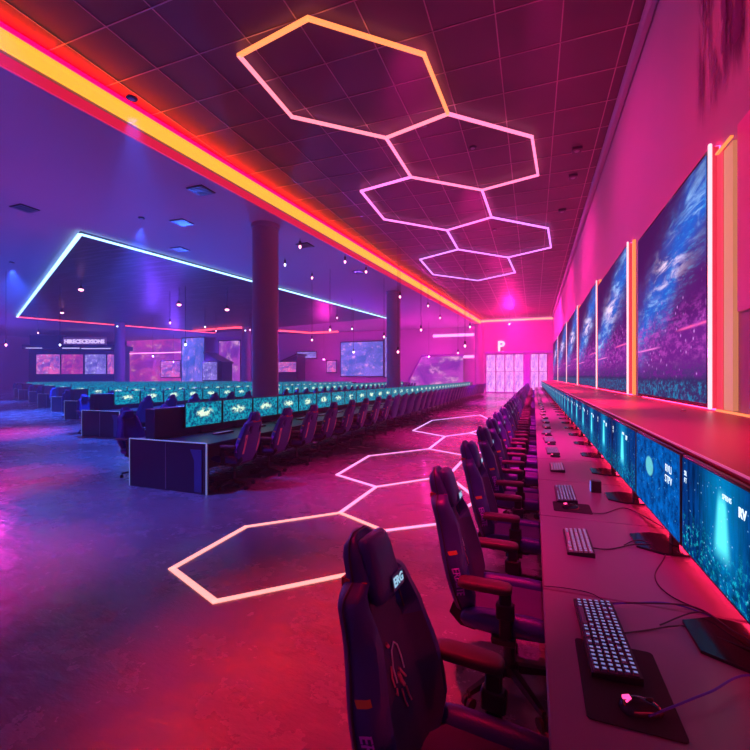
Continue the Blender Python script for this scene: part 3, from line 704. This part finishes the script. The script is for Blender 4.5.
        rr = [[(cx0+(u-cx0)*k, s*.285+v*k, z) for u, v in pl] for k, z in ((.9, .662), (1, .668), (1.0, .688), (.95, .698), (.8, .702))]
        pd = MB().rings(rr).build('arm_pad', M_arm, ap, 50)
    # lift and base
    m = MB(); m.cyl((0,0,.1), (0,0,.24), .032, n=14); m.cyl((0,0,.24), (0,0,.34), .018, n=12); m.build('gas_lift', M_black, r)
    m = MB(); m.lathe([(.05, .075), (.055, .09), (.05, .125), (.035, .135)], n=16)
    for k in range(5):
        a = 2*PI*k/5+.3; dx, dy = math.cos(a), math.sin(a); nx, ny = -dy, dx
        rs = []
        for t, w, z0, z1 in ((.04, .026, .085, .125), (.18, .022, .08, .11), (.315, .016, .072, .092)):
            rs.append([(dx*t+nx*w, dy*t+ny*w, z0), (dx*t-nx*w, dy*t-ny*w, z0), (dx*t-nx*w*.7, dy*t-ny*w*.7, z1), (dx*t+nx*w*.7, dy*t+ny*w*.7, z1)])
        m.rings(rs)
    m.build('star_base', M_black, r)
    for k in range(5):
        a = 2*PI*k/5+.3; dx, dy = math.cos(a)*.31, math.sin(a)*.31; nx, ny = -math.sin(a), math.cos(a)
        m = MB()
        for o_ in (-.017, .017): m.cyl((dx+nx*(o_-.009), dy+ny*(o_-.009), .03), (dx+nx*(o_+.009), dy+ny*(o_+.009), .03), .03, n=12)
        m.cyl((dx, dy, .03), (dx, dy, .078), .008, n=8); m.build('caster', M_black, r)
    return r
def make_low_chair():
    m = MB(); m.rings([ring_at(z) for z in ZS[::2]+[1.205]], mi=0)
    m.box(-.235, .24, -.2, .2, .4, .49, mi=1, bev=.03)
    for s in (-1, 1):
        m.box(-.235, .035, s*.285-.045, s*.285+.045, .665, .7, mi=2, bev=.012); m.box(-.03, .03, s*.27-.02, s*.27+.02, .4, .665, mi=3)
        m.box(-.22, .23, s*.215-.05, s*.215+.05, .41, .52, mi=0, bev=.03)
        m.box(-.07, .05, min(s*.13, s*.285), max(s*.13, s*.285), .385, .42, mi=3)
    m.box(-.36, -.3, -.1, .1, 1.0, 1.15, mi=0, bev=.02)
    m.cyl((0,0,.1), (0,0,.4), .03, n=8, mi=3)
    for k in range(5):
        a = 2*PI*k/5+.3; dx, dy = math.cos(a), math.sin(a)
        m.cyl((dx*.03, dy*.03, .1), (dx*.31, dy*.31, .08), .024, .016, n=6, mi=3)
        m.cyl((dx*.31-dy*.02, dy*.31+dx*.02, .03), (dx*.31+dy*.02, dy*.31-dx*.02, .03), .03, n=8, mi=3)
    return m
LOWMATS = [M_navy, M_navy2, M_arm, M_black]
low_me = make_low_chair().build('gaming_chair', LOWMATS).data
bpy.data.objects.remove(bpy.data.objects['gaming_chair'])
def low_chair(loc, rz, label, grp):
    o = bpy.data.objects.new('gaming_chair', low_me); C.objects.link(o); o.location = loc; o.rotation_euler = (0, 0, rz); return tag(o, label, 'chair', grp)

ORD = ['first', 'second', 'third', 'fourth', 'fifth', 'sixth', 'seventh', 'eighth', 'ninth', 'tenth', 'eleventh', 'twelfth']
chair0 = make_chair()
CY = [1.34, 2.5, 3.62, 4.72, 5.8]
while CY[-1] < 42.5: CY.append(CY[-1]+1.03)
first = True
CL0 = ['nearest navy gaming chair, pink and white curl printed on its back, at the right desk',
       'second navy gaming chair from the camera along the right desk']
for i, y in enumerate(CY):
    loc = ((-.13+random.uniform(-.015, .015)) if i > 2 else (-.165, -.13, -.13)[i], y, 0); rz = random.uniform(-.05, .05) if i > 2 else (-.10, -.02, 0)[i]
    if i < 12:
        o = chair0 if i == 0 else copy_tree(chair0); o.location = loc; o.rotation_euler = (0, 0, rz)
        tag(o, CL0[i] if i < 2 else ORD[i]+' navy gaming chair from the camera along the long right desk', 'chair', 'gaming chairs at the right desk')
    else: low_chair(loc, rz, 'navy gaming chair in the far overlapping part of the line at the right desk', 'far gaming chairs at the right desk')

# ------------------------------------------------------------------ right desk, monitors, keyboards
DX0, DX1, DZ = .04, .85, .76
seams = [-.2, 1.0, 2.12, 3.24, 4.37, 5.5]
while seams[-1] < 43: seams.append(seams[-1]+2.1)
for i in range(len(seams)-1):
    y0, y1 = seams[i], seams[i+1]; r = empty('long_desk', (DX0, y0, 0))
    tag(r, ['desk section under the right edge of the picture, before the first seam', 'desk section holding the nearest backlit keyboard and black mouse mat', 'desk section with the compact pale keyboard', 'third visible desk section along the right wall', 'fourth visible desk section along the right wall'][i] if i < 5 else 'far desk section along the right wall', 'desk', 'desk sections along the right wall' if i < 5 else 'far desk sections along the right wall')
    w = y1-y0
    B(0, DX1-DX0, .003, w-.003, DZ-.035, DZ, bev=.006).build('desktop', M_desk, r)
    m = MB()
    for yy in (.05, w-.09): m.box(.12, .16, yy, yy+.04, 0, DZ-.035); m.box(.7, .74, yy, yy+.04, 0, DZ-.035); m.box(.12, .74, yy, yy+.04, .02, .06)
    m.build('leg_frame', M_black, r)
    B(.76, .78, .01, w-.01, .25, DZ-.035).build('modesty_panel', M_dnavy, r)

def make_monitor(w, h, zb, scr_mat, style):
    """screen faces -x, base at z=0 (desk top)"""
    r = empty('monitor')
    m = B(0, .028, -w/2, w/2, zb, zb+h, bev=.006); m.box(.02, .05, -w*.22, w*.22, zb+h*.2, zb+h*.75, bev=.012); m.build('casing', M_black, r)
    B(-.004, .001, -w/2+.014, w/2-.014, zb+.018, zb+h-.012).build('screen', scr_mat, r)
    if style == 0:
        o_ = -.12
        B(.05, .09, o_-.03, o_+.03, .01, zb+h*.5, bev=.006).build('stand', M_black, r)
        pl = [(-.14, -.10), (-.14, .10), (-.02, .17), (.12, .15), (.12, -.15), (-.02, -.17)]
        m = MB(); m.prism([(u, v+o_) for u, v in pl], lambda u, v, h_: (u, v, h_), 0, .012); m.build('foot', M_blackg, r)
    else:
        B(.05, .08, -.03, .03, .01, zb+h*.5, bev=.004).build('stand', M_black, r)
        m = MB(); m.prism([(-.08, -.12), (-.08, .12), (.1, .1), (.1, -.1)], lambda u, v, h_: (u, v, h_), 0, .012); m.build('foot', M_blackg, r)
    return r
mon0 = make_monitor(.972, .475, .125, MS_beam, 0)
ppl = glow('screen_text', (.7, .9, 1), 1.4)
MY = [2.04+i*1.0 for i in range(42)]
for i, y in enumerate(MY):
    if i == 0: o = mon0
    else: o = copy_tree(mon0)
    o.location = (.70, y, DZ)
    if i < 12: tag(o, ['nearest monitor on the right desk, cyan light beam under water', 'second monitor on the right desk, blue scene with a pale green disc', 'third monitor on the right desk, slim cyan beam'][i] if i < 3 else ORD[i]+' monitor from the camera on the long right desk', 'monitor', 'monitors on the right desk')
    else: tag(o, 'blue monitor in the distant part of the right desk row', 'monitor', 'distant monitors on the right desk')
    if i == 1:
        for ch in o.children:
            if ch.name.startswith('screen'): ch.data = ch.data.copy(); ch.data.materials[0] = MS_planet
        text_mesh('screen_text', 'RVLI\nSTPV', .06, ppl, o, basis((-.0055, -.30, .45), (0, -1, 0), (0, 0, 1)), .0005)
    if i == 0:
        text_mesh('screen_text', 'RV', .05, ppl, o, basis((-.0055, -.18, .50), (0, -1, 0), (0, 0, 1)), .0005, .002)
        text_mesh('screen_text', 'SPRNS', .03, ppl, o, basis((-.0055, -.05, .52), (0, -1, 0), (0, 0, 1)), .0005)
        text_mesh('screen_text', 'SR\nFT', .035, ppl, o, basis((-.0055, .42, .50), (0, -1, 0), (0, 0, 1)), .0005)

def make_keyboard(rows, cols, pitch, keym, glowm):
    """long side along y, near edge at -x is the user's side"""
    r = empty('keyboard'); L = cols*pitch+.014; Wd = rows*pitch+.014
    m = MB(); m.prism([(-Wd/2, 0), (Wd/2, 0), (Wd/2, .026), (-Wd/2, .014)], lambda u, v, h: (u, h, v), -L/2, L/2); m.build('case', M_black, r)
    k = MB(); g = MB(); rd = random.Random(3)
    for a in range(rows):
        b = 0
        while b < cols:
            wk = 1
            if a == 0 and b == 3: wk = 6
            elif rd.random() < .08 and b < cols-1: wk = 2
            wk = min(wk, cols-b)
            x0 = -Wd/2+.007+a*pitch; y0 = L/2-.007-b*pitch; z = .014+.012*(x0+Wd/2)/Wd
            cx_, cy_ = x0+pitch/2, y0-wk*pitch/2; hw, hl = pitch*.44, wk*pitch/2-pitch*.06
            k.rings([[(cx_-hw, cy_-hl, z), (cx_+hw, cy_-hl, z), (cx_+hw, cy_+hl, z), (cx_-hw, cy_+hl, z)], [(cx_-hw*.75, cy_-hl+pitch*.1, z+.009), (cx_+hw*.75, cy_-hl+pitch*.1, z+.009), (cx_+hw*.75, cy_+hl-pitch*.1, z+.009), (cx_-hw*.75, cy_+hl-pitch*.1, z+.009)]])
            if wk < 3: g.box(cx_-pitch*.24, cx_+pitch*.26, cy_-pitch*.2, cy_+pitch*.2, z+.009, z+.0096)
            b += wk
    k.build('keycaps', keym, r, 30); g.build('key_legends', glowm, r); return r
kbA = make_keyboard(6, 21, .0225, M_key, M_legend)
kbB = make_keyboard(5, 15, .025, M_keyw, M_legend)
KY = [(1.79, .245, 0), (2.76, .245, 1), (3.84, .245, 0), (4.95, .235, 1), (6.05, .23, 0)]
while KY[-1][0] < 42: KY.append((KY[-1][0]+1.0, .23+random.uniform(-.02, .02), random.choice((0, 1))))
used = [0, 0]
for i, (y, x, t) in enumerate(KY):
    src = (kbA, kbB)[t]; o = src if not used[t] else copy_tree(src); used[t] = 1
    o.location = (x, y, DZ+.0005+(.004 if i in (0, 2) else 0)); o.rotation_euler = (0, 0, (.03, 0, 0)[i] if i < 3 else random.uniform(-.08, .08))
    if i < 8: tag(o, ['nearest full size keyboard with blue white backlit keys, lying on a black mat', 'compact keyboard with pale keys, second from the camera', 'third keyboard from the camera, just beyond a small mat with a mouse'][i] if i < 3 else ORD[i]+' keyboard from the camera on the right desk', 'keyboard', 'keyboards on the right desk')
    else: tag(o, 'dark keyboard on the distant part of the right desk', 'keyboard', 'distant keyboards on the right desk')
# mats and mice
def rounded(x0, x1, y0, y1, r=.015):
    P = []
    for cx_, cy_, a0 in ((x1-r, y1-r, 0), (x0+r, y1-r, 90), (x0+r, y0+r, 180), (x1-r, y0+r, 270)):
        for k in range(4): a = math.radians(a0+30*k); P.append((cx_+r*math.cos(a), cy_+r*math.sin(a)))
    return P
def mat_at(x, y, w, l, label, grp=None):
    m = MB(); m.prism(rounded(-w/2, w/2, -l/2, l/2), lambda u, v, h: (u, v, h), 0, .004); o = m.build('mouse_mat', M_pad, loc=(x, y, DZ)); return tag(o, label, 'mouse mat', grp)
def make_mouse():
    r = empty('mouse'); rs = []
    for t, w, h in ((-.058, .012, .012), (-.05, .024, .026), (-.03, .031, .036), (0, .032, .038), (.03, .03, .03), (.05, .024, .02), (.06, .012, .01)):
        rs.append([(t, w*math.cos(a), .001+h*max(0, math.sin(a))) for a in (PI*k/8 for k in range(9))])
    MB().rings(rs).build('body', M_blackg, r, 60)
    B(.015, .035, -.004, .004, .024, .040, bev=.002).build('scroll_wheel', M_black, r)
    m = MB(); m.tube([(-.045, -.012, .031), (-.03, -.006, .038), (-.03, .006, .038), (-.045, .012, .031)], .0028, 6); m.box(-.05, -.03, -.004, .004, .032, .0385); m.build('glowing_logo', M_mouse, r); return r
mat_at(.27, 1.555, .25, .40, 'large black mouse mat under the nearest keyboard')
mouse0 = make_mouse(); mouse0.location = (.295, 1.44, DZ+.004); mouse0.rotation_euler = (0, 0, .25); tag(mouse0, 'black mouse with a glowing pink mark on the nearest mat', 'mouse', 'mice on the right desk')
mat_at(.27, 3.5, .26, .24, 'second black mouse mat with a mouse, before the third keyboard')
o = copy_tree(mouse0); o.location = (.26, 3.47, DZ+.004); tag(o, 'small mouse glowing pink on the second mat', 'mouse', 'mice on the right desk')
o = B(-.04, .04, -.03, .03, 0, .10, bev=.004).build('desk_display', [M_black], loc=(.50, 4.05, DZ)); tag(o, 'small blue box display standing beside the monitor foot far along the right desk', 'display')
B(-.045, -.04, -.026, .026, .008, .092).build('screen', MS_blue, o)

for i, (y, x, t) in enumerate(KY[4:24]):
    o = copy_tree(mouse0); o.location = (x+.02, y-.40, DZ); tag(o, 'small dark mouse beside a keyboard far along the right desk', 'mouse', 'distant mice on the right desk')

# cables
def cable(P, rad, m, label, name='cable'):
    # Catmull-Rom
    P = [Vector(p) for p in P]; Q_ = [P[0]]+P+[P[-1]]; out = []
    for i in range(1, len(Q_)-2):
        for k in range(8):
            t = k/8; a, b, c_, d_ = Q_[i-1], Q_[i], Q_[i+1], Q_[i+2]
            out.append(.5*((2*b)+(c_-a)*t+(2*a-5*b+4*c_-d_)*t*t+(3*b-a-3*c_+d_)*t**3))
    out.append(P[-1]); o = MB().tube(out, rad, 7).build(name, m); return tag(o, label, 'cable', 'cables on the right desk')
z = DZ+.004
def dp(a, b, h=0): p = px(a, b, z+h); return (p.x, p.y, p.z)
cable([dp(609,603,.012), dp(640,603,.03), dp(690,606,.012), dp(722,622), (.74, 1.93, DZ+.01), (.78, 1.97, DZ+.02)], .0035, M_cable, 'black cable running from the far end of the nearest keyboard to the wall')
cable([dp(608,604,.012), dp(632,603,.025), dp(668,603,.01), dp(705,614), (.76, 1.99, DZ+.01)], .003, M_cableb, 'blue cable beside the black one at the nearest keyboard')
cable([dp(625,633,.004), dp(648,630,.0), dp(675,626,.012), dp(690,628), (.75, 1.86, DZ+.02)], .003, M_cable, 'thin cable from the side of the nearest keyboard to the stand')
cable([dp(649,716,.01), dp(675,706,.02), dp(710,692,.03), dp(755,676,.03), (.80, 1.55, DZ+.02)], .0035, M_cableb, 'blue mouse cable sweeping right from the glowing mouse')
cable([dp(593,548,.01), dp(610,549), dp(640,544,.01), dp(668,549), (.78, 2.72, DZ+.02)], .0035, M_cable, 'black cable from the compact keyboard to the monitors')
cable([dp(624,545), dp(640,540,.01), dp(665,552,.0), dp(655,575,.0), dp(668,594,.0), dp(705,612,.0)], .003, M_cable, 'cable looping on the desk between the first two stands')
cable([dp(592,513,.01), dp(605,513), dp(622,508), dp(636,512), (.78, 3.2, DZ+.02)], .003, M_cable, 'short cable by the third keyboard')
cable([dp(544,586,.0), dp(565,588), dp(590,593), dp(606,602)], .002, M_cable, 'thin cable lying across the desk front before the nearest keyboard')
cable([dp(660,625), dp(700,612,.02), dp(735,632,.02), (.80, 1.8, DZ+.03)], .003, M_cable, 'black cable arching over the nearest stand foot')

# ------------------------------------------------------------------ rows in the hall
ROWS = [  # front edge X, start Y, stations
 (-4.54, 5.0, 37), (-11.07, 8.7, 33), (-16.8, 11.9, 30), (-21.2, 14.1, 27), (-25.8, 16.2, 24), (-30.8, 18.6, 22), (-35.9, 20.8, 16), (-41.2, 23.4, 9)]
PIT = .93
mon1 = make_monitor(.895, .44, .12, MS_teal, 1)
# the prototype faces -x; hall rows face +x, so turn them by pi
def desk_unit(n, ends):
    r = empty('row_desk'); L = n*PIT; z = .75       # origin: front edge near corner; depth toward -x
    B(-1.1, 0, .005, L-.005, z-.04, z, bev=.005).build('desktop', M_dnavy, r)
    B(-1.56, -1.3, .005, L-.005, z-.04, z, bev=.005).build('rear_desktop', M_dnavy, r)
    B(-1.3, -1.1, .005, L-.005, .1, 1.24, bev=.01).build('divider', M_dnavy, r)
    m = MB(); m.box(-1.0, -.95, .05, L-.05, .1, z-.04); m.build('modesty_panel', M_black, r)
    if ends:
        e = B(-1.56, 0, -.06, 0, 0, z+.005, bev=.004).build('end_panel', M_dnavy, r)
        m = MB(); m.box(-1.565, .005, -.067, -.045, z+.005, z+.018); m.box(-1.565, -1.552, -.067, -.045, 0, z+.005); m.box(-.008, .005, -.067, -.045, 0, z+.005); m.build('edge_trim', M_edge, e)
        B(-.8, -.785, -.066, -.058, .02, z-.02).build('centre_seam', M_steel, e)
        m = MB(); m.prism([(-.22, .03), (-.22, .5), (-.3, .66), (-.08, .66), (-.08, .03)], lambda u, v, h: (u, h, v), -.072, -.06); m.build('side_inlay', mat('blue_inlay', (.04, .09, .26), .3), e) 
    return r
unit0 = desk_unit(4, True); unit1 = desk_unit(4, False)
lowmon = None
def make_low_monitor():
    m = B(0, .03, -.4475, .4475, .12, .56, mi=0, bev=.005); m.box(-.004, .001, -.44, .44, .138, .55, mi=1); m.box(.03, .06, -.03, .03, .01, .3, mi=0); m.box(-.08, .1, -.1, .1, 0, .012, mi=0); return m
u0 = u1 = False; m1used = False
RN = ['first', 'second', 'third', 'fourth', 'fifth', 'sixth', 'seventh', 'eighth']
kbC_used = False
for ri, (X, Y0, n) in enumerate(ROWS):
    nu = math.ceil(n/4)
    for k in range(nu):
        if k == 0:
            o = copy_tree(unit0) if u0 else unit0; u0 = True
            lb = 'end desk with pale edged end panel, '+RN[ri]+' row from the aisle'
        else:
            o = copy_tree(unit1) if u1 else unit1; u1 = True
            lb = 'dark desk section further along the '+RN[ri]+' row from the aisle'
        o.location = (X, Y0+k*4*PIT, 0); tag(o, lb, 'desk', 'desks of the %s hall row' % RN[ri])
    for k in range(n):
        y = Y0+.56+PIT*(k+.5)
        o = copy_tree(mon1) if m1used else mon1; m1used = True
        o.location = (X-1.04, y, .75); o.rotation_euler = (0, 0, PI)
        if ri == 0 and k < 10: tag(o, ORD[k]+' teal monitor from the near end of the first hall row', 'monitor', 'monitors of the first hall row')
        else: tag(o, 'teal monitor '+('far along' if k > 3 else 'near the front end of')+' the '+RN[ri]+' row of the hall', 'monitor', 'monitors %s of the %s hall row' % ('far' if k > 3 else 'near', RN[ri]))
        # chair on the aisle side, back to the aisle
        cxp, cyp = X+.05, y-.5+random.uniform(-.05, .05)
        if math.hypot(cxp+9.35, cyp-13.2) < 1.0 or math.hypot(cxp+8.7, cyp-26.5) < .9 or math.hypot(cxp+39.4, cyp-30.8) < 1 or math.hypot(cxp+29.8, cyp-38.5) < 1: continue
        rz = PI+random.uniform(-.12, .12)
        if ri == 0 and k < 8:
            o = copy_tree(chair0); o.location = (cxp, cyp, 0); o.rotation_euler = (0, 0, rz+.1); tag(o, ORD[k]+' gaming chair from the near end of the first hall row, back to the aisle', 'chair', 'chairs of the first hall row')
        else: low_chair((cxp, cyp, 0), rz, 'dark gaming chair '+('far along' if k > 3 else 'near the front end of')+' the '+RN[ri]+' row of the hall', 'chairs %s of the %s hall row' % ('far' if k > 3 else 'near', RN[ri]))
    for k in range(min(n, 5)):
        y = Y0+.5+PIT*k; low_chair((X-1.95, y, 0), random.uniform(-.2, .2), 'dark gaming chair on the rear side of the '+RN[ri]+' hall row', 'rear chairs of the %s hall row' % RN[ri])
for k in range(14):
    o = copy_tree(kbA if k % 2 else kbB); o.location = (ROWS[0][0]-.62, ROWS[0][1]+.56+PIT*(k+.5), .751)
    tag(o, ORD[k]+' keyboard from the near end of the first hall row' if k < 8 else 'keyboard far along the first hall row', 'keyboard', 'keyboards of the first hall row')
# ------------------------------------------------------------------ thin haze in the hall air
if HAZE:
    q = NB('hall_haze'); q.n.remove(q.b); vs = q.node('ShaderNodeVolumePrincipled')
    vs.inputs['Color'].default_value = (.9, .8, 1, 1); vs.inputs['Density'].default_value = HAZE; vs.inputs['Anisotropy'].default_value = .2
    q.l.new(vs.outputs[0], q.n['Material Output'].inputs['Volume'])
    o = B(XL, XR, YF, YB, .0, 7.0).build('haze', q.m); tag(o, 'faint pink and violet haze filling the hall air', 'haze', kind='stuff')
